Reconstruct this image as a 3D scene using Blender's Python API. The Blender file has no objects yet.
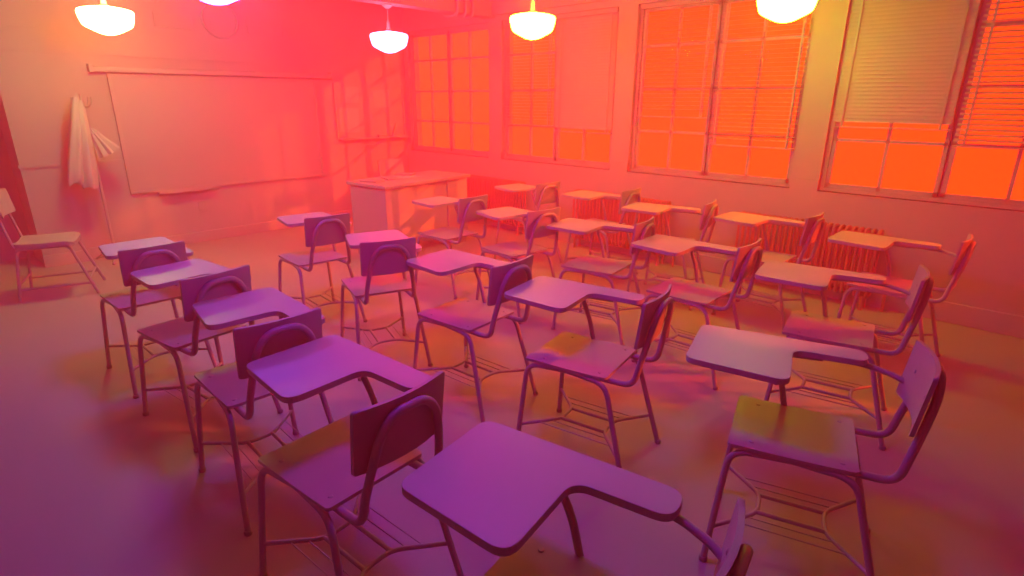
import bpy, bmesh, math, random
from mathutils import Vector, Matrix
R = math.radians
PI = math.pi
random.seed(7)
scene = bpy.context.scene
COL = scene.collection

# ------------------------------------------------------------------ materials
def new_mat(name):
    m = bpy.data.materials.new(name); m.use_nodes = True
    nt = m.node_tree; nt.nodes.clear()
    out = nt.nodes.new('ShaderNodeOutputMaterial')
    return m, nt, out

def mat(name, col, rough=0.5, spec=0.35, var=0.06, scale=6.0, stretch=(1, 1, 1), bump=0.0):
    m, nt, out = new_mat(name)
    b = nt.nodes.new('ShaderNodeBsdfPrincipled')
    b.inputs['Roughness'].default_value = rough
    b.inputs['Specular IOR Level'].default_value = spec
    tc = nt.nodes.new('ShaderNodeTexCoord'); mp = nt.nodes.new('ShaderNodeMapping')
    mp.inputs['Scale'].default_value = stretch
    nz = nt.nodes.new('ShaderNodeTexNoise'); nz.inputs['Scale'].default_value = scale
    nz.inputs['Detail'].default_value = 4
    mx = nt.nodes.new('ShaderNodeMix'); mx.data_type = 'RGBA'
    lo = [max(0, c * (1 - var)) for c in col]; hi = [min(1, c * (1 + var)) for c in col]
    mx.inputs[6].default_value = (*lo, 1); mx.inputs[7].default_value = (*hi, 1)
    nt.links.new(tc.outputs['Object'], mp.inputs['Vector'])
    nt.links.new(mp.outputs['Vector'], nz.inputs['Vector'])
    nt.links.new(nz.outputs['Fac'], mx.inputs[0])
    nt.links.new(mx.outputs[2], b.inputs['Base Color'])
    if bump:
        bp = nt.nodes.new('ShaderNodeBump'); bp.inputs['Strength'].default_value = bump
        bp.inputs['Distance'].default_value = 0.004
        nt.links.new(nz.outputs['Fac'], bp.inputs['Height']); nt.links.new(bp.outputs['Normal'], b.inputs['Normal'])
    nt.links.new(b.outputs['BSDF'], out.inputs['Surface'])
    return m

def emit(name, col, strength):
    m, nt, out = new_mat(name)
    e = nt.nodes.new('ShaderNodeEmission')
    e.inputs['Color'].default_value = (*col, 1); e.inputs['Strength'].default_value = strength
    nt.links.new(e.outputs[0], out.inputs['Surface'])
    return m

M = {}
M['wall'] = mat('wall_plaster', (0.306, 0.299, 0.292), .7, .2, .03, 3)
M['ceiling'] = mat('ceiling_plaster', (0.306, 0.299, 0.292), .8, .2, .03, 3)
M['floor'] = mat('floor_linoleum', (.275, .27, .262), .55, .3, .05, 1.6)
M['trim'] = mat('trim_paint', (0.306, 0.299, 0.292), .5, .3, .03, 4)
M['frame'] = mat('window_paint', (0.306, 0.292, 0.286), .5, .3, .03, 4)
M['blind'] = mat('blind_slat', (0.32, 0.306, 0.299), .5, .3, .03, 4)
M['ply'] = mat('pale_plywood', (0.292, 0.289, 0.286), .45, .35, .05, 5, (1, 6, 6))
M['tablet'] = mat('pale_laminate', (0.34, 0.337, 0.34), .45, .35, .03, 5)
M['steel'] = mat('painted_steel', (0.272, 0.269, 0.269), .4, .4, .03, 8)
M['rubber'] = mat('foot_rubber', (.2, .2, .2), .7, .2, .05, 8)
M['bolt'] = mat('bolt_steel', (.3, .3, .3), .4, .5, .05, 8)
M['board'] = mat('writing_board', (0.306, 0.299, 0.299), .45, .3, .03, 2)
M['desk'] = mat('desk_wood', (0.306, 0.299, 0.292), .5, .3, .06, 3, (1, 1, 6))
M['iron'] = mat('red_radiator_paint', (.46, .12, .08), .5, .3, .04, 8)
M['cloth'] = mat('coat_cotton', (0.374, 0.367, 0.36), .9, .1, .05, 20, bump=.2)
M['paper'] = mat('paper', (0.394, 0.388, 0.381), .8, .1, .03, 6)
M['book'] = mat('book_cover', (.3, .28, .28), .6, .2, .1, 6)
M['cord'] = mat('cord_metal', (0.408, 0.394, 0.381), .5, .3, .03, 6)

def glass_mat():
    m, nt, out = new_mat('window_glass')
    t = nt.nodes.new('ShaderNodeBsdfTransparent'); g = nt.nodes.new('ShaderNodeBsdfGlossy')
    g.inputs['Roughness'].default_value = .02
    f = nt.nodes.new('ShaderNodeFresnel'); f.inputs['IOR'].default_value = 1.04
    mx = nt.nodes.new('ShaderNodeMixShader')
    nt.links.new(f.outputs[0], mx.inputs[0]); nt.links.new(t.outputs[0], mx.inputs[1]); nt.links.new(g.outputs[0], mx.inputs[2])
    nt.links.new(mx.outputs[0], out.inputs['Surface'])
    return m
M['glass'] = glass_mat()

# ------------------------------------------------------------------ mesh helpers
class MB:
    def __init__(s): s.v = []; s.f = []
    def add(s, vs, fs):
        o = len(s.v); s.v += [tuple(v) for v in vs]; s.f += [tuple(i + o for i in f) for f in fs]; return s
    def box(s, x0, y0, z0, x1, y1, z1):
        v = [(x0,y0,z0),(x1,y0,z0),(x1,y1,z0),(x0,y1,z0),(x0,y0,z1),(x1,y0,z1),(x1,y1,z1),(x0,y1,z1)]
        return s.add(v, [(0,3,2,1),(4,5,6,7),(0,1,5,4),(1,2,6,5),(2,3,7,6),(3,0,4,7)])
    def tube(s, pts, r, n=10, caps=True):
        pts = [Vector(p) for p in pts]
        rr = r if isinstance(r, (list, tuple)) else [r] * len(pts)
        rings = []; up = None
        for i, p in enumerate(pts):
            d = (pts[min(i+1, len(pts)-1)] - pts[max(i-1, 0)]).normalized()
            if up is None:
                up = Vector((0,0,1)) if abs(d.z) < .9 else Vector((1,0,0))
            a = d.cross(up).normalized(); up = a.cross(d).normalized()
            rings.append([p + a*math.cos(2*PI*k/n)*rr[i] + up*math.sin(2*PI*k/n)*rr[i] for k in range(n)])
        vs = [v for ring in rings for v in ring]; fs = []
        for i in range(len(rings)-1):
            for k in range(n):
                a, b = i*n+k, i*n+(k+1) % n
                fs.append((a, a+n, b+n, b))
        if caps:
            fs.append(tuple(range(n))); fs.append(tuple(reversed([(len(rings)-1)*n+k for k in range(n)])))
        return s.add(vs, fs)
    def lathe(s, prof, c=(0,0,0), n=24, caps=True):
        vs = []; fs = []
        for r, z in prof:
            for k in range(n):
                vs.append((c[0]+r*math.cos(2*PI*k/n), c[1]+r*math.sin(2*PI*k/n), c[2]+z))
        for i in range(len(prof)-1):
            for k in range(n):
                a, b = i*n+k, i*n+(k+1) % n
                fs.append((a, b, b+n, a+n))
        if caps:
            fs.append(tuple(reversed(range(n)))); fs.append(tuple((len(prof)-1)*n+k for k in range(n)))
        return s.add(vs, fs)
    def prism(s, poly, z0, z1):
        n = len(poly)
        vs = [(x, y, z0) for x, y in poly] + [(x, y, z1) for x, y in poly]
        fs = [tuple(reversed(range(n))), tuple(range(n, 2*n))] + [(i, (i+1) % n, n+(i+1) % n, n+i) for i in range(n)]
        return s.add(vs, fs)
    def sheet(s, fn, us, vs_, off):
        off = Vector(off); nu, nv = len(us), len(vs_)
        A = [Vector(fn(u, v)) for v in vs_ for u in us]
        P = A + [p + off for p in A]; N = nu*nv; fs = []
        for j in range(nv-1):
            for i in range(nu-1):
                a = j*nu+i
                fs.append((a, a+1, a+nu+1, a+nu)); fs.append((N+a, N+a+nu, N+a+nu+1, N+a+1))
        bd = [(i) for i in range(nu)] + [j*nu+nu-1 for j in range(1, nv)] + [(nv-1)*nu+i for i in range(nu-2, -1, -1)] + [j*nu for j in range(nv-2, 0, -1)]
        for k in range(len(bd)):
            a, b = bd[k], bd[(k+1) % len(bd)]
            fs.append((b, a, N+a, N+b))
        return s.add(P, fs)
    def xf(s, mtx):
        s.v = [tuple(mtx @ Vector(v)) for v in s.v]; return s
    def build(s, name, m, parent=None, smooth=False, bevel=0.0, angle=35):
        me = bpy.data.meshes.new(name); me.from_pydata(s.v, [], s.f)
        bm = bmesh.new(); bm.from_mesh(me)
        if bevel:
            bmesh.ops.remove_doubles(bm, verts=bm.verts, dist=1e-6)
        bmesh.ops.recalc_face_normals(bm, faces=bm.faces)
        if bevel:
            ed = [e for e in bm.edges if len(e.link_faces) == 2 and e.calc_face_angle() > R(40)]
            bmesh.ops.bevel(bm, geom=ed, offset=bevel, segments=2, profile=.5, affect='EDGES', clamp_overlap=True)
        if smooth:
            for f in bm.faces: f.smooth = True
            for e in bm.edges:
                if len(e.link_faces) == 2 and e.calc_face_angle() > R(angle): e.smooth = False
        bm.to_mesh(me); bm.free()
        me.materials.append(M[m] if isinstance(m, str) else m)
        o = bpy.data.objects.new(name, me); COL.objects.link(o)
        if parent: o.parent = parent
        return o

def fillet(pts, rad, seg=6):
    """polyline with rounded corners"""
    pts = [Vector(p) for p in pts]; out = [pts[0]]
    rads = rad if isinstance(rad, (list, tuple)) else [rad]*(len(pts)-2)
    for i in range(1, len(pts)-1):
        a, b, c = pts[i-1], pts[i], pts[i+1]
        r = min(rads[i-1], (a-b).length*.49, (c-b).length*.49)
        p0 = b + (a-b).normalized()*r; p1 = b + (c-b).normalized()*r
        for k in range(seg+1):
            t = k/seg
            out.append(p0*(1-t)**2 + b*2*t*(1-t) + p1*t*t)
    out.append(pts[-1]); return out

def round_poly(pts, rads, seg=6):
    """closed 2-D polygon with rounded corners"""
    out = []; n = len(pts)
    for i in range(n):
        a, b, c = [Vector((*pts[(i+k) % n], 0)) for k in (-1, 0, 1)]
        r = rads[i]
        p0 = b + (a-b).normalized()*r; p1 = b + (c-b).normalized()*r
        for k in range(seg+1):
            t = k/seg; p = p0*(1-t)**2 + b*2*t*(1-t) + p1*t*t
            out.append((p.x, p.y))
    return out

def smooth_path(pts, sub=6):
    pts = [Vector(p) for p in pts]; out = []
    for i in range(len(pts)-1):
        p0, p1, p2, p3 = pts[max(i-1, 0)], pts[i], pts[i+1], pts[min(i+2, len(pts)-1)]
        for k in range(sub):
            t = k/sub
            out.append(.5*((2*p1)+(p2-p0)*t+(2*p0-5*p1+4*p2-p3)*t*t+(3*p1-p0-3*p2+p3)*t**3))
    out.append(pts[-1]); return out

def tag(o, label=None, cat=None, group=None, kind=None):
    if label: o['label'] = label
    if cat: o['category'] = cat
    if group: o['group'] = group
    if kind: o['kind'] = kind
    return o
def thing(name, label, cat, loc=(0,0,0), rz=0, group=None):
    o = bpy.data.objects.new(name, None); COL.objects.link(o)
    o.empty_display_size = .1
    o.location = loc; o.rotation_euler = (0, 0, rz)
    return tag(o, label, cat, group)
def struct(o): o['kind'] = 'structure'; return o
CHILD = {}
def kids(o): return [c for c in bpy.data.objects if c.parent == o]
def copy_tree(o, tree=None, parent=None):
    c = o.copy(); COL.objects.link(c)
    if parent: c.parent = parent
    for ch in kids(o): copy_tree(ch, None, c)
    return c

# ------------------------------------------------------------------ room dimensions
XW = 5.34          # inner face of the window wall
YB = 7.27          # inner face of the board wall
XL, YR, ZC = -1.3, -4.2, 3.05
SILL, WTOP = .896, 2.52
Y0, PITCH, WW = 7.183, 1.894, 1.669
TH = .20
wins = [(Y0-k*PITCH-WW, Y0-k*PITCH) for k in range(5)]

# ------------------------------------------------------------------ setting
struct(MB().box(XL-.3, YR-.3, -.2, XW+TH, YB+1.2, 0).build('floor', 'floor'))
struct(MB().box(XL-.3, YR-.3, ZC, XW+TH, YB+1.2, ZC+.2).build('ceiling', 'ceiling'))
# board wall with a doorway recess at its end, pilaster beside it
PX0, PX1, PY = .76, 1.13, 7.2
b = MB()
b.box(PX1, YB, 0, XW+TH, YB+.25, ZC)
b.box(XL-.3, YB, 0, -.35, YB+.25, ZC)
b.box(-.35, YB, 2.45, PX0, YB+.25, ZC)
struct(b.build('wall_back', 'wall'))
struct(MB().box(PX0, PY, 0, PX1, YB+.25, ZC).build('pilaster', 'wall'))
b = MB(); b.box(-.6, YB+.55, 0, 1.2, YB+.75, ZC); b.box(-.6, YB+.25, 0, -.35, YB+.55, ZC); b.box(PX0, YB+.25, 0, 1.2, YB+.55, ZC)
struct(b.build('wall_alcove', 'wall'))
b = MB(); b.box(-.3, YB+.48, 0, .42, YB+.53, 2.1)
d = struct(b.build('door_1', 'trim'))
k = MB().box(-.32, YB+.44, 0, -.24, YB+.55, 2.18).box(.40, YB+.44, 0, .48, YB+.55, 2.18).box(-.24, YB+.44, 2.1, .4, YB+.55, 2.18).build('door_frame', 'trim', d)
MB().lathe([(.012,0),(.012,.04),(.03,.05),(.03,.08),(.015,.09)]).xf(Matrix.Translation((.34, YB+.48, 1.0)) @ Matrix.Rotation(R(90), 4, 'X')).build('door_knob', 'steel', d, smooth=True)
struct(MB().box(XL-.3, YR-.3, 0, XL, YB+.25, ZC).build('wall_left', 'wall'))
struct(MB().box(XL, YR-.3, 0, XW+TH, YR, ZC).build('wall_rear', 'wall'))
# window wall
b = MB()
b.box(XW, YR, 0, XW+TH, YB, SILL); b.box(XW, YR, WTOP, XW+TH, YB, ZC)
edges = [YB] + [e for a, c in wins for e in (c, a)] + [YR]
for i in range(0, len(edges), 2):
    if edges[i]-edges[i+1] > .001: b.box(XW, edges[i+1], SILL, XW+TH, edges[i], WTOP)
TY0, TY1, TZ0 = -3.35, -2.3, 2.2
b.v, b.f = [], []
b.box(XW, YR, 0, XW+TH, YB, SILL); b.box(XW, YR, WTOP, XW+TH, YB, ZC)
for i in range(0, len(edges), 2):
    if edges[i]-edges[i+1] > .001 and edges[i+1] > YR+.01: b.box(XW, edges[i+1], SILL, XW+TH, edges[i], WTOP)
b.box(XW, TY1, SILL, XW+TH, edges[-2], WTOP); b.box(XW, YR, SILL, XW+TH, TY0, WTOP); b.box(XW, TY0, SILL, XW+TH, TY1, TZ0)
struct(b.build('wall_window', 'wall'))
# wainscot step on the piers, chair rails, baseboards
b = MB(); Z1 = .985
for i in range(0, len(edges), 2): b.box(XW-.014, edges[i+1]+.0, SILL, XW+.02, edges[i], Z1)
b.box(XW-.014, YR, .14, XW+.02, YB, SILL)
struct(b.build('trim_1', 'wall'))
b = MB(); b.box(XW-.03, YR, 0, XW+.01, YB, .16)
struct(b.build('baseboard_window', 'trim', bevel=.006))
b = MB(); b.box(PX1, YB-.02, 0, XW-.03, YB+.01, .12); b.box(PX0-.005, PY-.015, 0, PX1+.015, PY+.01, .12)
struct(b.build('baseboard_back', 'trim', bevel=.004))
b = MB(); b.box(PX1, YB-.012, .975, XW, YB+.01, 1.005); b.box(PX0-.012, PY-.014, .98, PX1+.012, PY+.01, 1.01)
struct(b.build('trim_2', 'wall'))
b = MB(); b.box(PX1, YB-.015, 2.03, XW, YB+.01, 2.06); b.box(PX1, YB-.008, 1.985, XW, YB+.01, 2.0); b.box(PX0-.012, PY-.014, 2.03, PX1+.012, PY+.01, 2.06)
b.box(PX0-.012, PY-.014, 2.24, PX1+.012, PY+.01, 2.26)
struct(b.build('trim_3', 'wall'))
# ceiling beams
BY0, BY1, BZ = 5.40, 5.58, 2.562
struct(MB().box(XL, BY0, BZ, XW, BY1, ZC).build('ceiling_beam', 'ceiling'))
struct(MB().box(XW-.05, YR, 2.585, XW, BY0, ZC).build('window_lintel_beam', 'ceiling'))

# windows
def bars(mb, x0, x1, ys, zs, y0, y1, z0, z1, w):
    for y in ys: mb.box(x0, y-w/2, z0, x1, y+w/2, z1)
    for z in zs: mb.box(x0, y0, z-w/2, x1, y1, z+w/2)
FX = XW+.05
for n, (ya, yb) in enumerate(wins):
    root = bpy.data.objects.new('window_%d' % (n+1), None); COL.objects.link(root)
    root['kind'] = 'structure'; root.location = (FX, (ya+yb)/2, SILL)
    inv = Matrix.Translation((-FX, -(ya+yb)/2, -SILL))
    ym = (ya+yb)/2
    f = MB()
    f.box(FX, ya, SILL, FX+.07, ya+.035, WTOP); f.box(FX, yb-.035, SILL, FX+.07, yb, WTOP)
    f.box(FX, ya+.035, SILL, FX+.07, yb-.035, SILL+.03); f.box(FX, ya+.035, WTOP-.035, FX+.07, yb-.035, WTOP)
    f.box(FX+.045, ym-.012, SILL+.03, FX+.07, ym+.012, WTOP-.035)
    f.xf(inv).build('window_frame', 'frame', root)
    MB().box(XW-.016, ya, SILL-.014, FX, yb, SILL).xf(inv).build('window_sill', 'frame', root)
    for s0, s1 in ((ya+.035, ym-.01), (ym+.01, yb-.035)):
        s = MB(); z0, z1 = SILL+.03, WTOP-.035
        s.box(FX+.015, s0, z0, FX+.05, s0+.03, z1); s.box(FX+.015, s1-.03, z0, FX+.05, s1, z1)
        s.box(FX+.015, s0, z0, FX+.05, s1, z0+.035); s.box(FX+.015, s0, z1-.035, FX+.05, s1, z1)
        bars(s, FX+.015, FX+.05, [(s0+s1)/2], [1.32, 1.727, 2.135], s0, s1, z0, z1, .024)
        sash = s.xf(inv).build('sash', 'frame', root)
        MB().box(FX+.03, s0+.01, z0+.01, FX+.034, s1-.01, z1-.01).xf(inv).build('glass_pane', 'glass', sash)

# ------------------------------------------------------------------ blinds
def blind(label, n, half, zbot, tilt, pitch=.033, raised=False):
    ya, yb = wins[n]; ym = (ya+yb)/2
    s0, s1 = (ym+.012, yb-.02) if half == 0 else (ya+.02, ym-.012)
    root = thing('venetian_blind', label, 'blind', (XW+.026, (s0+s1)/2, WTOP-.05), 0, 'venetian blinds in the windows')
    w = (s1-s0)/2
    MB().box(-.022, -w, 0, .022, w, .045).build('headrail', 'blind', root, bevel=.004)
    H = WTOP-.05-zbot
    sl = MB(); cnt = int((H-.04)/pitch)
    stack = pitch
    for i in range(cnt):
        z = -.03-i*stack
        c, s_ = math.cos(tilt), math.sin(tilt); hw = .0175
        vs = []
        for t in (-1, -.5, 0, .5, 1):
            u = t*hw; bow = .0025*(1-t*t)
            vs.append((u*c-bow*s_, u*s_+bow*c))
        P = [(x, -w+.006, z+q) for x, q in vs] + [(x, w-.006, z+q) for x, q in vs]
        sl.add(P, [(k, k+1, 6+k, 5+k) for k in range(4)])
    sl.build('slats', 'blind', root, smooth=True)
    MB().box(-.018, -w+.004, -H, .018, w-.004, -H+.011).build('bottom_rail', 'blind', root, bevel=.004)
    for yy in (-w+.07, w-.07):
        t = MB()
        t.box(-.0195, yy-.007, -H, -.0185, yy+.007, 0); t.box(.0185, yy-.007, -H, .0195, yy+.007, 0)
        for i in range(0, cnt):
            z = -.032-i*stack
            t.box(-.0195, yy-.006, z-.002, .0195, yy+.006, z)
        t.build('ladder_tape', 'blind', root)
    return root
t6 = MB(); t6.box(XW+.1, TY0, TZ0, XW+.17, TY0+.04, WTOP).box(XW+.1, TY1-.04, TZ0, XW+.17, TY1, WTOP).box(XW+.1, TY0+.04, TZ0, XW+.17, TY1-.04, TZ0+.03).box(XW+.1, TY0+.04, WTOP-.03, XW+.17, TY1-.04, WTOP)
r6 = struct(t6.build('window_6', 'frame'))  # unseen high window, added and shaped to let sun patches reach the floor
MB().box(XW+.13, TY0+.03, TZ0+.02, XW+.134, TY1-.03, WTOP-.02).build('glass_pane', 'glass', r6)
OPEN = R(8); SHUT = R(70)
blind('open-slatted blind in the second window from the board, half nearer the board', 1, 0, 1.32, R(3), .036)
blind('closed venetian blind in the second window from the board, half away from the board', 1, 1, 1.27, SHUT, .030)
blind('venetian blind in the third window from the board, half nearer the board', 2, 0, 1.46, OPEN, .036)
blind('venetian blind in the third window from the board, half away from it', 2, 1, 1.22, OPEN, .036)
blind('closed venetian blind in the fourth window from the board, above two bare panes', 3, 0, 1.42, SHUT, .030)
blind('half-open venetian blind in the fourth window from the board, far half', 3, 1, 1.31, R(28), .036)

blind('venetian blind in the fifth window from the board, half nearer the board', 4, 0, 1.33, R(40), .036)
blind('venetian blind in the fifth window from the board, far half', 4, 1, 1.33, R(40), .036)

# ------------------------------------------------------------------ tablet-arm chair
def make_chair():
    root = thing('tablet_arm_chair', '', 'chair')
    Z = .497
    # seat
    f0, f1 = -.176, .226
    def seat(u, v):
        y = (f0+f1)/2 + v*(f1-f0)/2
        w = .189 + .004*v
        r = .016; h = (f1-f0)/2; a = abs(v)*h-(h-r)
        if a > 0: w -= r - math.sqrt(max(r*r-a*a, 0))
        z = Z - .009*(1-u*u*.5)*(1-v*v)
        if v > .8: z -= .004*((v-.8)/.2)**2
        return (u*w, y, z)
    us = [-1, -.92, -.7, -.4, 0, .4, .7, .92, 1]
    vs = [-1, -.99, -.97, -.945, -.92, -.82, -.6, -.3, 0, .3, .6, .75, .82, .92, .945, .97, .99, 1]
    s = MB().sheet(seat, us, vs, (0, 0, -.013)).build('seat', 'ply', root, smooth=True, angle=50)
    for x, y in ((-.145, -.13), (.145, -.13), (-.145, .15), (.145, .15)):
        zz = seat(x/.186, (y-(f0+f1)/2)/((f1-f0)/2))[2]
        MB().lathe([(.0085, -.002), (.0085, .001), (.006, .003)], (x, y, zz), 10).build('bolt', 'bolt', s, smooth=True)
    # backrest: slightly hollow plywood panel
    def back(u, v):
        zc = .752 + v*.103
        w = .164; r = .010; a = abs(v)*.103-(.103-r)
        if a > 0: w -= r - math.sqrt(max(r*r-a*a, 0))
        x = u*w
        y = -.281 - (v+1)/2*.024 - .024*(1-u*u)
        return (x, y, zc)
    us2 = [-1, -.97, -.8, -.55, -.28, 0, .28, .55, .8, .97, 1]
    vs2 = [-1, -.985, -.96, -.93, -.9, -.5, 0, .5, .9, .93, .96, .985, 1]
    bk = MB().sheet(back, us2, vs2, (0, -.013, 0)).build('backrest', 'ply', root, smooth=True, angle=50)
    for x in (-.1, .1):
        p = back(x/.165, .1)
        MB().lathe([(.008, -.002), (.008, .001), (.005, .003)], (0, 0, 0), 10).xf(Matrix.Translation(p) @ Matrix.Rotation(R(-90), 4, 'X')).build('bolt', 'bolt', bk, smooth=True)
    # arched back tube
    half = [(.140, -.04, .471), (.146, -.17, .471), (.146, -.285, .474), (.140, -.303, .57), (.122, -.326, .68), (.104, -.341, .765)]
    L = [(-x, y, z) for x, y, z in half]; Rr = half[::-1]
    path = L + [(-.058, -.348, .822), (.058, -.348, .822)] + Rr
    path = fillet(path, [.02, .075, .04, .04, .05, .06, .06, .05, .04, .04, .075, .02], 7)
    MB().tube(path, .0135, 12).build('back_frame', 'steel', root, smooth=True, angle=60)
    # legs
    for sx in (-1, 1):
        fr = fillet([(sx*.222, .252, .004), (sx*.186, .214, .468), (sx*.170, .02, .473)], [.065], 8)
        re = fillet([(sx*.224, -.303, .004), (sx*.182, -.175, .466), (sx*.170, .02, .473)], [.065], 8)
        for p in (fr, re):
            l = MB().tube(p, .0118, 12).build('leg', 'steel', root, smooth=True, angle=60)
            MB().lathe([(.0135, 0), (.0155, .003), (.0155, .016), (.0135, .02)], (p[0][0], p[0][1], 0), 12).build('foot_cap', 'rubber', l, smooth=True)
    # brackets under the seat and the book rack
    zr = .15
    for s_, y0, yv in ((1, .239, .095), (-1, -.258, -.13)):
        pts = fillet([(-.211, y0, zr), (-.06, yv, zr), (.06, yv, zr), (.211, y0, zr)], .04, 5)
        MB().tube(pts, .0085, 8).build('leg_brace', 'steel', root, smooth=True, angle=60)
    for x in (-.055, .055):
        MB().tube([(x, .10, zr), (x, -.135, zr)], .0085, 8).build('rack_bar', 'steel', root, smooth=True, angle=60)
    for x, ya, yb in ((-.145, .172, -.192), (-.10, .135, -.16), (.10, .135, -.16), (.145, .172, -.192)):
        MB().tube([(x, ya, zr), (x, yb, zr)], .003, 6).build('rack_wire', 'steel', root, smooth=True, angle=60)
    # writing tablet with its arm
    poly = [(-.108, .412), (.256, .409), (.254, -.182), (.148, -.182), (.142, .063), (-.146, .063)]
    pl = round_poly(poly, [.042, .045, .05, .045, .05, .055])
    MB().prism(pl[::-1], .726, .749).build('writing_tablet', 'tablet', root, bevel=.002)
    sp = fillet([(.140, -.340, .665), (.19, -.26, .71), (.205, -.15, .716), (.195, .05, .716), (.175, .14, .715), (.195, .09, .62), (.196, .055, .47)],
                [.04, .04, .04, .05, .04], 6)
    sp = fillet([(.122, -.328, .69), (.165, -.275, .705), (.205, -.17, .716), (.20, .02, .716)], [.03, .06], 6)
    MB().tube(sp, .0105, 10).build('arm_tube', 'steel', root, smooth=True, angle=60)
    sp = fillet([(.185, -.04, .716), (.168, .125, .716), (.19, .085, .60), (.192, .055, .468)], [.045, .05], 7)
    MB().tube(sp, .0115, 10).build('tablet_support', 'steel', root, smooth=True, angle=60)
    return root

spots = dict(
A1=(.842,3.863,1.0),A2=(.858,3.084,7.7),A3=(.848,2.306,-2.1),A4=(.799,1.522,4.0),A5=(.825,.614,10.2),
B1=(1.989,3.96,-5.4),B2=(1.941,3.039,-19.3),B3=(1.997,2.232,4.1),B4=(2.02,1.437,10.9),B5=(2.019,.488,17.1),
C1=(3.231,3.846,.7),C2=(3.241,3.042,-6.2),C3=(3.333,2.296,9.8),C4=(3.246,1.53,1.3),C5=(3.178,.697,11.0),
D1=(4.349,3.947,-5.3),D2=(4.501,3.124,2.2),D3=(4.343,2.31,10.6),D4=(4.424,1.535,-1.2),D5=(4.287,.656,.5))
colname = dict(A='the column farthest from the windows', B='the third column from the windows',
               C='the second column from the windows', D='the column beside the radiators')
rowname = {1: 'frontmost, nearest the board,', 2: 'second from the board', 3: 'third from the board', 4: 'fourth from the board', 5: 'rearmost, farthest from the board,'}
proto = make_chair()
first = True
for k, (x, y, a) in spots.items():
    o = proto if first else copy_tree(proto)
    first = False
    o.location = (x, y, 0); o.rotation_euler = (0, 0, R(a))
    tag(o, 'tablet-arm school chair %s in %s' % (rowname[int(k[1])], colname[k[0]]), 'chair', 'tablet-arm chairs in rows')

# ------------------------------------------------------------------ plain school chairs
def make_plain_chair(label, loc, rz):
    # local frame: the sitter faces +Y
    root = thing('school_chair', label, 'chair', loc, rz, 'plain school chairs')
    def seat(u, v):
        h = .205; w = .205 + .012*v; r = .05; a = abs(v)*h-(h-r)
        if a > 0: w -= r-math.sqrt(max(r*r-a*a, 0))
        z = .475 + .010*u*u - .008*(1-v*v)
        if v > .6: z -= .02*((v-.6)/.4)**2
        return (u*w, v*h, z)
    us = [-1, -.9, -.6, -.3, 0, .3, .6, .9, 1]; vs = [-1, -.98, -.93, -.85, -.75, -.4, 0, .4, .6, .75, .85, .93, .98, 1]
    MB().sheet(seat, us, vs, (0, 0, -.032)).build('seat', 'ply', root, smooth=True, angle=50)
    def back(u, v):
        w = .20; r = .025; a = abs(v)*.10-(.10-r)
        if a > 0: w -= r-math.sqrt(max(r*r-a*a, 0))
        return (u*w, -.205-.03*(1-u*u)-.03*(v+1)/2, .80+v*.10)
    MB().sheet(back, us, vs, (0, -.012, 0)).build('backrest', 'ply', root, smooth=True, angle=50)
    for sx in (-1, 1):
        f = fillet([(sx*.215, .30, 0), (sx*.185, .165, .44), (sx*.18, 0, .437)], [.05], 6)
        MB().tube(f, .012, 10).build('leg', 'steel', root, smooth=True, angle=60)
        r_ = fillet([(sx*.205, -.245, 0), (sx*.185, -.185, .437), (sx*.18, 0, .437)], [.04], 6)
        MB().tube(r_, .012, 10).build('leg', 'steel', root, smooth=True, angle=60)
        p = fillet([(sx*.17, -.05, .432), (sx*.17, -.2, .43), (sx*.165, -.235, .62), (sx*.15, -.275, .86)], [.07, .05], 6)
        MB().tube(p, .011, 10).build('back_post', 'steel', root, smooth=True, angle=60)
        MB().tube([(sx*.208, .27, .1), (sx*.202, -.232, .1)], .009, 8).build('stretcher', 'steel', root, smooth=True, angle=60)
    MB().tube([(-.205, .258, .14), (.205, .258, .14)], .009, 8).build('stretcher', 'steel', root, smooth=True, angle=60)
    MB().tube([(-.2, -.226, .14), (.2, -.226, .14)], .009, 8).build('stretcher', 'steel', root, smooth=True, angle=60)
    return root
make_plain_chair('plain pale school chair without a writing arm, by the pilaster and coat stand', (.715, 6.19, 0), R(-108))
make_plain_chair('pale chair behind the teacher desk, only its backrest showing above the desktop', (4.31, 6.0, 0), R(186))

# ------------------------------------------------------------------ teacher's desk
DR = R(6.0)
dk = thing('teacher_desk', 'wide pale pedestal desk at the front of the room below the pinboard', 'desk', (3.86, 5.24, 0), DR)
DW, DD, DH = .64, .31, .80
MB().box(-DW, -DD, DH-.035, DW, DD, DH).build('desktop', 'desk', dk, bevel=.006)
for sx, w in ((-1, .32), (1, .32)):
    x0, x1 = (-DW+.03, -DW+.03+w) if sx < 0 else (DW-.03-w, DW-.03)
    p = MB().box(x0, -DD+.03, .06, x1, DD-.03, DH-.035).box(x0+.02, -DD+.05, 0, x1-.02, DD-.05, .06).build('pedestal', 'desk', dk)
    for i in range(3):
        z0 = .10+i*.215
        dr = MB().box(x0+.015, DD-.03, z0, x1-.015, DD-.012, z0+.2).build('drawer', 'desk', p, bevel=.003)
        MB().tube([((x0+x1)/2-.05, DD-.012, z0+.1), ((x0+x1)/2-.05, DD+.012, z0+.1), ((x0+x1)/2+.05, DD+.012, z0+.1), ((x0+x1)/2+.05, DD-.012, z0+.1)], .005, 6).build('handle', 'steel', dr)
MB().box(-DW+.35, -DD+.05, .20, DW-.35, -DD+.07, DH-.035).build('modesty_panel', 'desk', dk)
def on_desk(x, y): 
    return (dk.location.x+x*math.cos(DR)-y*math.sin(DR), dk.location.y+x*math.sin(DR)+y*math.cos(DR), DH)
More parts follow.
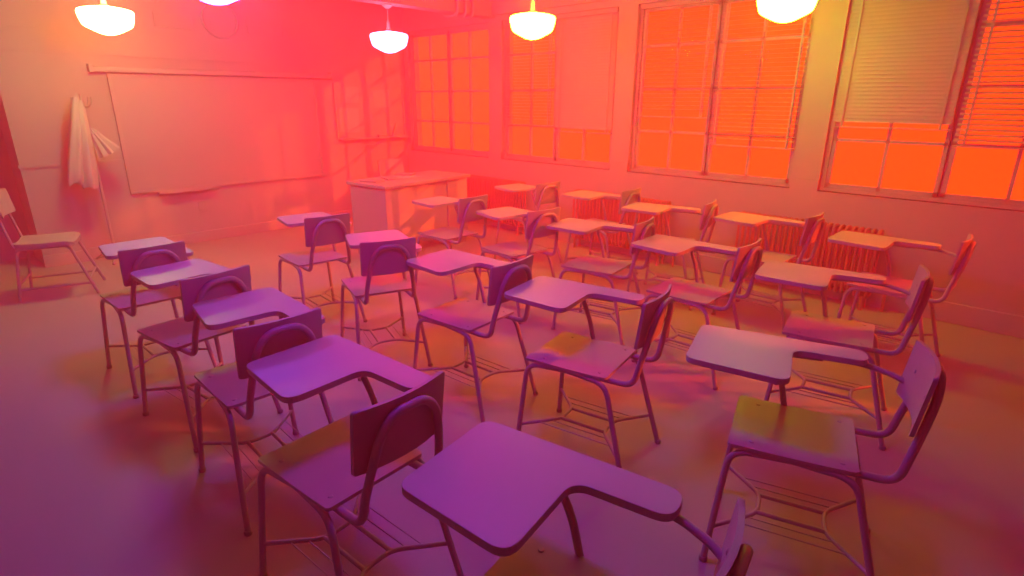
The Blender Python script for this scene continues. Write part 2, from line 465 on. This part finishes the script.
def bookob(label, x, y, rz, w, d, h):
    r = thing('book', label, 'book', on_desk(x, y), rz, 'books on the teacher desk')
    MB().box(-w/2, -d/2, 0, w/2, d/2, .003).box(-w/2, -d/2, h-.003, w/2, d/2, h).box(-w/2, -d/2, .003, -w/2+.003, d/2, h-.003).build('cover', 'book', r)
    MB().box(-w/2+.003, -d/2+.004, .003, w/2-.004, d/2-.004, h-.003).build('page_block', 'paper', r)
bookob('thin dark book flat on the teacher desk, nearest the end facing the coat stand', -.5, .05, R(20), .15, .21, .018)
bookob('thin dark book flat on the teacher desk, in front of the chair back', -.22, .06, R(-12), .17, .22, .015)
bookob('thin dark book flat on the teacher desk, middle of the far edge', .1, .2, R(35), .14, .2, .02)
t = MB().box(-.105, -.148, 0, .105, .148, .004).build('paper_sheaf', 'paper'); t.location = on_desk(-.02, .02); t.rotation_euler = (0, 0, R(75))
tag(t, 'flat sheaf of pale paper on the middle of the teacher desk', 'paper')

# ------------------------------------------------------------------ board wall things
bd = thing('writing_board', 'large pale framed writing board filling the wall under the long roller case', 'board', (2.77, YB, .632))
BW, BH = 1.14, 1.225
MB().box(-BW+.03, -.022, .03, BW-.03, -.002, BH-.03).build('board_surface', 'board', bd)
MB().box(-BW, -.035, 0, BW, -.002, .03).box(-BW, -.035, BH-.03, BW, -.002, BH).box(-BW, -.035, .03, -BW+.03, -.002, BH-.03).box(BW-.03, -.035, .03, BW, -.002, BH-.03).build('board_frame', 'trim', bd, bevel=.003)
MB().box(-.885, -.10, -.018, -.30, -.002, -.004).box(-.885, -.10, -.004, -.30, -.094, .012).build('chalk_tray', 'trim', bd)
sc = thing('screen_case', 'long narrow roller screen case fixed above the writing board', 'screen case', (2.81, YB, 1.895))
b = MB(); b.box(-1.30, -.085, -.028, 1.30, -.004, .028); b.build('case', 'trim', sc, bevel=.012, smooth=True)
for sx in (-1, 1):
    MB().box(sx*1.315-.018, -.09, -.034, sx*1.315+.018, -.0, .05).build('end_bracket', 'trim', sc, bevel=.006)
pin = thing('pinboard', 'pinboard with a ledge between the writing board and the windows', 'pinboard', (4.72, YB, 1.105))
PWD, PHT = .56, .72
MB().box(-PWD+.02, -.014, .02, PWD-.02, -.002, PHT-.02).build('pin_surface', 'board', pin)
MB().box(-PWD, -.03, 0, PWD, -.002, .02).box(-PWD, -.03, PHT-.02, PWD, -.002, PHT).box(-PWD, -.03, .02, -PWD+.02, -.002, PHT-.02).box(PWD-.02, -.03, .02, PWD, -.002, PHT-.02).build('pinboard_frame', 'trim', pin)
MB().box(-PWD, -.11, -.022, PWD, -.002, -.002).build('ledge', 'trim', pin, bevel=.003)
for lb, x, z, w, h, rz in (('largest pale sheet on the pinboard, lowest toward the writing board', -.36, .24, .30, .32, 2),
                           ('pale sheet pinned at the top corner of the pinboard beside the windows', .18, .52, .28, .24, -1),
                           ('pale sheet pinned at the top corner of the pinboard toward the writing board', -.3, .57, .22, .2, 0)):
    p = MB().box(-w/2, -.003, -h/2, w/2, 0, h/2).build('paper_sheet', 'paper'); p.location = (4.72+x, YB-.0155, 1.105+z); p.rotation_euler = (0, R(rz), 0)
    tag(p, lb, 'paper', 'sheets on the pinboard')
q = MB().add([(0,0,0),(.17,0,0),(.10,0,.19),(0,.008,0),(.17,.008,0),(.10,.008,.19)], [(0,1,2),(5,4,3),(0,3,4,1),(1,4,5,2),(2,5,3,0)]).build('set_square', 'trim')
q.location = (5.02, YB-.055, 1.1035); q.rotation_euler = (R(-8), 0, 0)
tag(q, 'triangular set square leaning on the pinboard ledge near the windows', 'set square')
e = thing('board_eraser', 'small felt eraser lying on the pinboard ledge by the set square', 'eraser', (4.85, YB-.06, 1.103))
MB().box(-.07, -.025, 0, .07, .025, .014).build('felt_pad', 'book', e); MB().box(-.07, -.025, .014, .07, .025, .034).build('wood_back', 'desk', e, bevel=.004)

ck = thing('wall_clock', 'large round plain disc with a raised rim high above the board', 'clock', (2.83, YB, 2.46))
rot = Matrix.Rotation(R(90), 4, 'X')
MB().lathe([(.1788, .002), (.1788, .009)], (0,0,0), 36).xf(rot).build('dial', 'wall', ck, smooth=True)
MB().lathe([(.179, .003), (.20, .003), (.20, .022), (.192, .028), (.18, .022), (.179, .003)], (0,0,0), 36, False).xf(rot).build('rim', 'trim', ck, smooth=True)
def vent(label, x0, x1, z0, z1):
    r = thing('vent_panel', label, 'panel', ((x0+x1)/2, YB, (z0+z1)/2), 0, 'panels either side of the wall disc')
    w, h = (x1-x0)/2, (z1-z0)/2
    MB().box(-w, -.014, -h, w, -.002, -h+.012).box(-w, -.014, h-.012, w, -.002, h).box(-w, -.014, -h+.012, -w+.012, -.002, h-.012).box(w-.012, -.014, -h+.012, w, -.002, h-.012).build('panel_frame', 'wall', r)
    MB().box(-w+.012, -.007, -h+.012, w-.012, -.002, h-.012).build('panel_plate', 'wall', r)
vent('plain rectangular wall panel by the round disc, on the side of the coat stand', 2.155, 2.54, 2.335, 2.485)
vent('plain rectangular wall panel by the round disc, on the side of the windows', 3.13, 3.56, 2.34, 2.5)
ot = thing('wall_outlet', 'small square outlet plate low on the wall under the writing board', 'outlet', (2.33, YB, .42))
MB().box(-.045, -.01, -.06, .045, -.001, .06).build('plate', 'trim', ot, bevel=.003)
for z in (-.025, .025): MB().lathe([(.016, 0), (.016, .002)], (0,0,0), 12).xf(Matrix.Translation((0, -.01, z)) @ rot).build('socket', 'trim', ot)

# ------------------------------------------------------------------ coat stand, coat, umbrella
SX, SY = 1.33, 7.02
st = thing('coat_stand', 'slim upright coat stand with short hooks between pilaster and writing board', 'coat stand', (SX, SY, 0))
MB().tube([(0,0,.06), (0,0,1.66)], .014, 12).build('pole', 'steel', st, smooth=True, angle=60)
for k in range(3):
    a = R(90+120*k+40)
    MB().tube(fillet([(0,0,.14), (.10*math.cos(a), .10*math.sin(a), .10), (.22*math.cos(a), .22*math.sin(a), .012)], .05, 5), .011, 8).build('leg', 'steel', st, smooth=True, angle=60)
for k in range(4):
    a = R(45+90*k)
    MB().tube(smooth_path([(0,0,1.55), (.05*math.cos(a), .05*math.sin(a), 1.54), (.09*math.cos(a), .09*math.sin(a), 1.58), (.095*math.cos(a), .095*math.sin(a), 1.63)], 4), .007, 8).build('hook', 'steel', st, smooth=True, angle=60)
ct = thing('coat', 'long pale coat hanging from a hook of the coat stand', 'coat', (1.278, SY-.075, 1.63))
def coat(mb, cx, w0, w1, z0, z1, depth, tw, ph):
    n = 28; rings = []
    rows = 16
    for i in range(rows+1):
        t = i/rows; z = z0+(z1-z0)*t
        w = w0+(w1-w0)*min(1, t*1.35)**.7
        dp = .02+depth*min(1, t*2)**.8
        if t > .94: w *= .93; dp *= .8
        c = cx[0]+(cx[1]-cx[0])*t
        ring = []
        for k in range(n):
            a = 2*PI*k/n
            rr = 1+.13*math.sin(5*a+ph+t*2)*min(1, t*3)+.05*math.sin(9*a+ph)
            ring.append((c+w*math.cos(a)*rr, dp*math.sin(a)*rr, z+.012*math.sin(3*a+ph)*t))
        rings.append(ring)
    vs = [v for r in rings for v in r]; fs = []
    for i in range(rows):
        for k in range(n):
            a, b_ = i*n+k, i*n+(k+1) % n
            fs.append((a, b_, b_+n, a+n))
    fs.append(tuple(range(n))); fs.append(tuple(rows*n+k for k in range(n)))
    mb.add(vs, fs)
b = MB(); coat(b, (-.005, -.155), .026, .068, 0, -.80, .055, 0, .4); b.build('coat_body', 'cloth', ct, smooth=True, angle=70)
b = MB(); coat(b, (.02, -.045), .024, .066, -.03, -.85, .055, 0, 1.7); b.build('coat_front', 'cloth', ct, smooth=True, angle=70)
b = MB().tube(smooth_path([(0,0,-.01), (.005,-.0,.03), (.015,.03,.03), (.02,.055,-.0)], 4), .005, 6).build('hanging_loop', 'cloth', ct)
um = thing('umbrella', 'short pleated folded umbrella hung beside the pale coat', 'umbrella', (SX-.065, SY-.07, 1.475))
um.rotation_euler = (0, R(-27), 0)
b = MB(); n = 32; rings = []
for t, r in ((0, .02), (.15, .03), (.5, .05), (.8, .075), (1, .085)):
    rings.append([(r*math.cos(2*PI*k/n)*(1+.28*(k % 4 == 0)-.18*(k % 4 == 2)), r*.7*math.sin(2*PI*k/n)*(1+.28*(k % 4 == 0)-.18*(k % 4 == 2)), -.16-.26*t) for k in range(n)])
vs = [v for r in rings for v in r]; fs = []
for i in range(4):
    for k in range(n):
        a, c = i*n+k, i*n+(k+1) % n
        fs.append((a, c, c+n, a+n))
fs += [tuple(range(n)), tuple(4*n+k for k in range(n))]
b.add(vs, fs).build('canopy', 'cloth', um)
MB().tube(smooth_path([(0,0,-.42), (0,0,-.12), (0,0,-.03), (.02,0,.01), (.05,0,0), (.055,0,-.03)], 4), .006, 8).build('handle', 'steel', um, smooth=True, angle=60)
MB().tube([(.04*math.cos(2*PI*k/12), .03*math.sin(2*PI*k/12), -.20) for k in range(13)], .006, 6).build('tie_strap', 'bolt', um)

# ------------------------------------------------------------------ radiators
def radiator(label, ya, yb):
    r = thing('radiator', label, 'radiator', (XW-.13, (ya+yb)/2, 0), 0, 'cast-iron radiators under the windows')
    n = max(3, round((yb-ya)/.046)); p = (yb-ya)/n
    ZT, ZB = .665, .10
    sec = None
    for i in range(n):
        y = -(yb-ya)/2+(i+.5)*p
        if sec is None:
            b = MB()
            for x in (-.055, .055):
                b.tube([(x, 0, ZB+.05), (x, 0, ZT-.05)], .0115, 8)
            b.tube(fillet([(-.055, 0, ZT-.07), (-.055, 0, ZT-.014), (.055, 0, ZT-.014), (.055, 0, ZT-.07)], .04, 4), .0135, 8)
            b.tube(fillet([(-.055, 0, ZB+.07), (-.055, 0, ZB+.014), (.055, 0, ZB+.014), (.055, 0, ZB+.07)], .04, 4), .0135, 8)
            sec = b.build('radiator_section', 'iron', r, smooth=True, angle=60); sec.location = (0, y, 0)
        else:
            c = sec.copy(); COL.objects.link(c); c.parent = r; c.location = (0, y, 0)
    L_ = (yb-ya)/2
    for z in (ZT-.06, ZB+.06): MB().tube([(0, -L_+p*.3, z), (0, L_-p*.3, z)], .018, 8).build('header_pipe', 'iron', r, smooth=True, angle=60)
    for y in (-L_+.05, L_-.05):
        for x in (-.05, .05): MB().lathe([(.02, 0), (.014, .02), (.012, .07), (.018, .12)], (x, y, 0), 10).build('leg', 'iron', r, smooth=True)
    v = MB().tube(fillet([(.02, -L_, ZB+.06), (.02, -L_-.09, ZB+.06), (.02, -L_-.09, 0)], .03, 5), .012, 8).build('supply_pipe', 'iron', r, smooth=True, angle=60)
    MB().lathe([(.012, 0), (.026, .006), (.026, .03), (.012, .04)], (.02, -L_-.09, ZB+.09), 12).build('valve', 'iron', v, smooth=True)
radiator('red cast-iron radiator under the window nearest the board, beside the teacher desk', 4.78, 6.0)
radiator('red cast-iron radiator below the second and third windows from the board', 2.80, 3.98)
radiator('red cast-iron radiator below the third and fourth windows, farthest from the board', .93, 2.08)

# conduits by the beam
for i, (x, lb) in enumerate(((4.72, 'slim conduit bending under the ceiling beam, farthest of three from the windows'), (4.84, 'slim conduit bending under the ceiling beam, middle of three'), (4.95, 'slim conduit bending under the ceiling beam, closest of three to the windows'))):
    c = MB().tube(fillet([(x, BY0-.035, ZC-.002), (x, BY0-.035, 2.53), (x, BY1+.035, 2.53), (x, BY1+.035, ZC-.002)], .07, 6), .02, 10).build('conduit', 'trim', smooth=True, angle=60)
    tag(c, lb, 'pipe', 'conduits by the ceiling beam')

# ------------------------------------------------------------------ pendant lamps
LAMPS = [
 ('white glass pendant lamp with orange glow above the coat stand', (1.43, 6.0, 2.24), (104, 44, 12), 1.0, ZC),
 ('white glass pendant lamp with pink glow nearest the wall disc', (1.47, 3.78, 2.262), (22, 4, 52), 1.0, ZC),
 ('white glass pendant lamp with magenta glow hanging by the ceiling beam', (3.86, 5.50, 2.207), (330, 2, 4), 1.0, BZ),
 ('white glass pendant lamp with amber glow before the second window', (4.07, 3.65, 2.244), (200, 23, 1.2), 1.0, ZC),
 ('white glass pendant lamp with yellow glow before the third window', (4.54, 1.68, 2.27), (42, 32, 1.2), 1.0, ZC),
 ('white glass pendant lamp with violet glow above the rear chairs', (1.38, 1.5, 2.23), (22, 1.1, 42), 1.0, ZC),
]
FOG, WORLD, SUNC = .16, (6.0, .10, .001), (24.0, .5, .05)
#@@
for i, (lb, p, col, stg, top) in enumerate(LAMPS):
    r = thing('pendant_lamp', lb, 'lamp', p, 0, 'pendant lamps')
    em = emit('lamp_glass_%d' % i, col, stg)
    prof = [(.03, -.117), (.06, -.110), (.10, -.092), (.155, -.064), (.176, -.046), (.188, -.012), (.198, .028), (.2, .05), (.192, .066), (.165, .075), (.11, .086), (.06, .092), (.03, .094)]
    MB().lathe(prof, (0, 0, 0), 28).build('lamp_shade', em, r, smooth=True)
    MB().lathe([(.034, .0945), (.036, .102), (.024, .112), (.019, .135), (.016, .19)], (0, 0, 0), 16).build('fitter_cap', 'cord', r, smooth=True)
    MB().tube([(0, 0, .18), (0, 0, top-p[2]-.02)], .006, 8).build('cord', 'cord', r, smooth=True, angle=60)
    MB().lathe([(.02, top-p[2]-.04), (.055, top-p[2]-.012), (.055, top-p[2]-.001)], (0, 0, 0), 16).build('ceiling_rose', 'cord', r, smooth=True)

# ------------------------------------------------------------------ haze
m, nt, out = new_mat('room_haze')
vs_ = nt.nodes.new('ShaderNodeVolumeScatter')
vs_.inputs['Color'].default_value = (1.0, .10, .09, 1); vs_.inputs['Density'].default_value = FOG; vs_.inputs['Anisotropy'].default_value = 0.0
nt.links.new(vs_.outputs[0], out.inputs['Volume'])
hz = MB().box(XL-.1, YR-.1, -.05, XW+.004, YB+.1, ZC+.05).build('haze', m)
tag(hz, 'thin coloured haze filling the classroom', 'haze', kind='stuff')

# ------------------------------------------------------------------ daylight
w = bpy.data.worlds.new('dusk'); scene.world = w; w.use_nodes = True
bg = w.node_tree.nodes['Background']
bg.inputs['Color'].default_value = (*WORLD, 1); bg.inputs['Strength'].default_value = 1.0
for n, (ya, yb) in enumerate(wins):
    L = bpy.data.lights.new('window_portal', 'AREA'); L.shape = 'RECTANGLE'; L.size = yb-ya; L.size_y = WTOP-SILL
    L.cycles.is_portal = True
    o = bpy.data.objects.new('window_portal', L); COL.objects.link(o)
    o.location = (XW+TH+.01, (ya+yb)/2, (SILL+WTOP)/2)
    o.rotation_euler = (R(90), 0, R(90))
sun = bpy.data.lights.new('sun', 'SUN'); sun.color = tuple(c/max(SUNC) for c in SUNC); sun.energy = max(SUNC); sun.angle = R(.6)
so = bpy.data.objects.new('sun', sun); COL.objects.link(so)
so.rotation_euler = Vector((-.86, 1.0, -.436)).to_track_quat('-Z', 'Y').to_euler()

# ------------------------------------------------------------------ camera
cam = bpy.data.cameras.new('camera'); cam.sensor_width = 36; cam.lens = 572.4/1024*36
cam.clip_start = .02
co = bpy.data.objects.new('camera', cam); COL.objects.link(co)
p, y, r = R(18.281), R(43.656), R(.253)
fw = Vector((math.cos(y)*math.cos(p), math.sin(y)*math.cos(p), -math.sin(p)))
rt = Vector((math.sin(y), -math.cos(y), 0)); up = rt.cross(fw)
rt2 = rt*math.cos(r)+up*math.sin(r); up2 = up*math.cos(r)-rt*math.sin(r)
co.matrix_world = Matrix(((rt2.x, up2.x, -fw.x, 0), (rt2.y, up2.y, -fw.y, 0), (rt2.z, up2.z, -fw.z, 1.63), (0, 0, 0, 1)))
scene.camera = co

scene.view_settings.view_transform = 'Standard'; scene.view_settings.look = 'None'
scene.view_settings.gamma = 1.0; scene.view_settings.use_curve_mapping = False
scene.view_settings.exposure = 0.0
cy = scene.cycles
cy.max_bounces = 6; cy.diffuse_bounces = 1; cy.glossy_bounces = 2; cy.transparent_max_bounces = 8; cy.volume_bounces = 1
cy.use_denoising = True
cy.caustics_reflective = False; cy.caustics_refractive = False
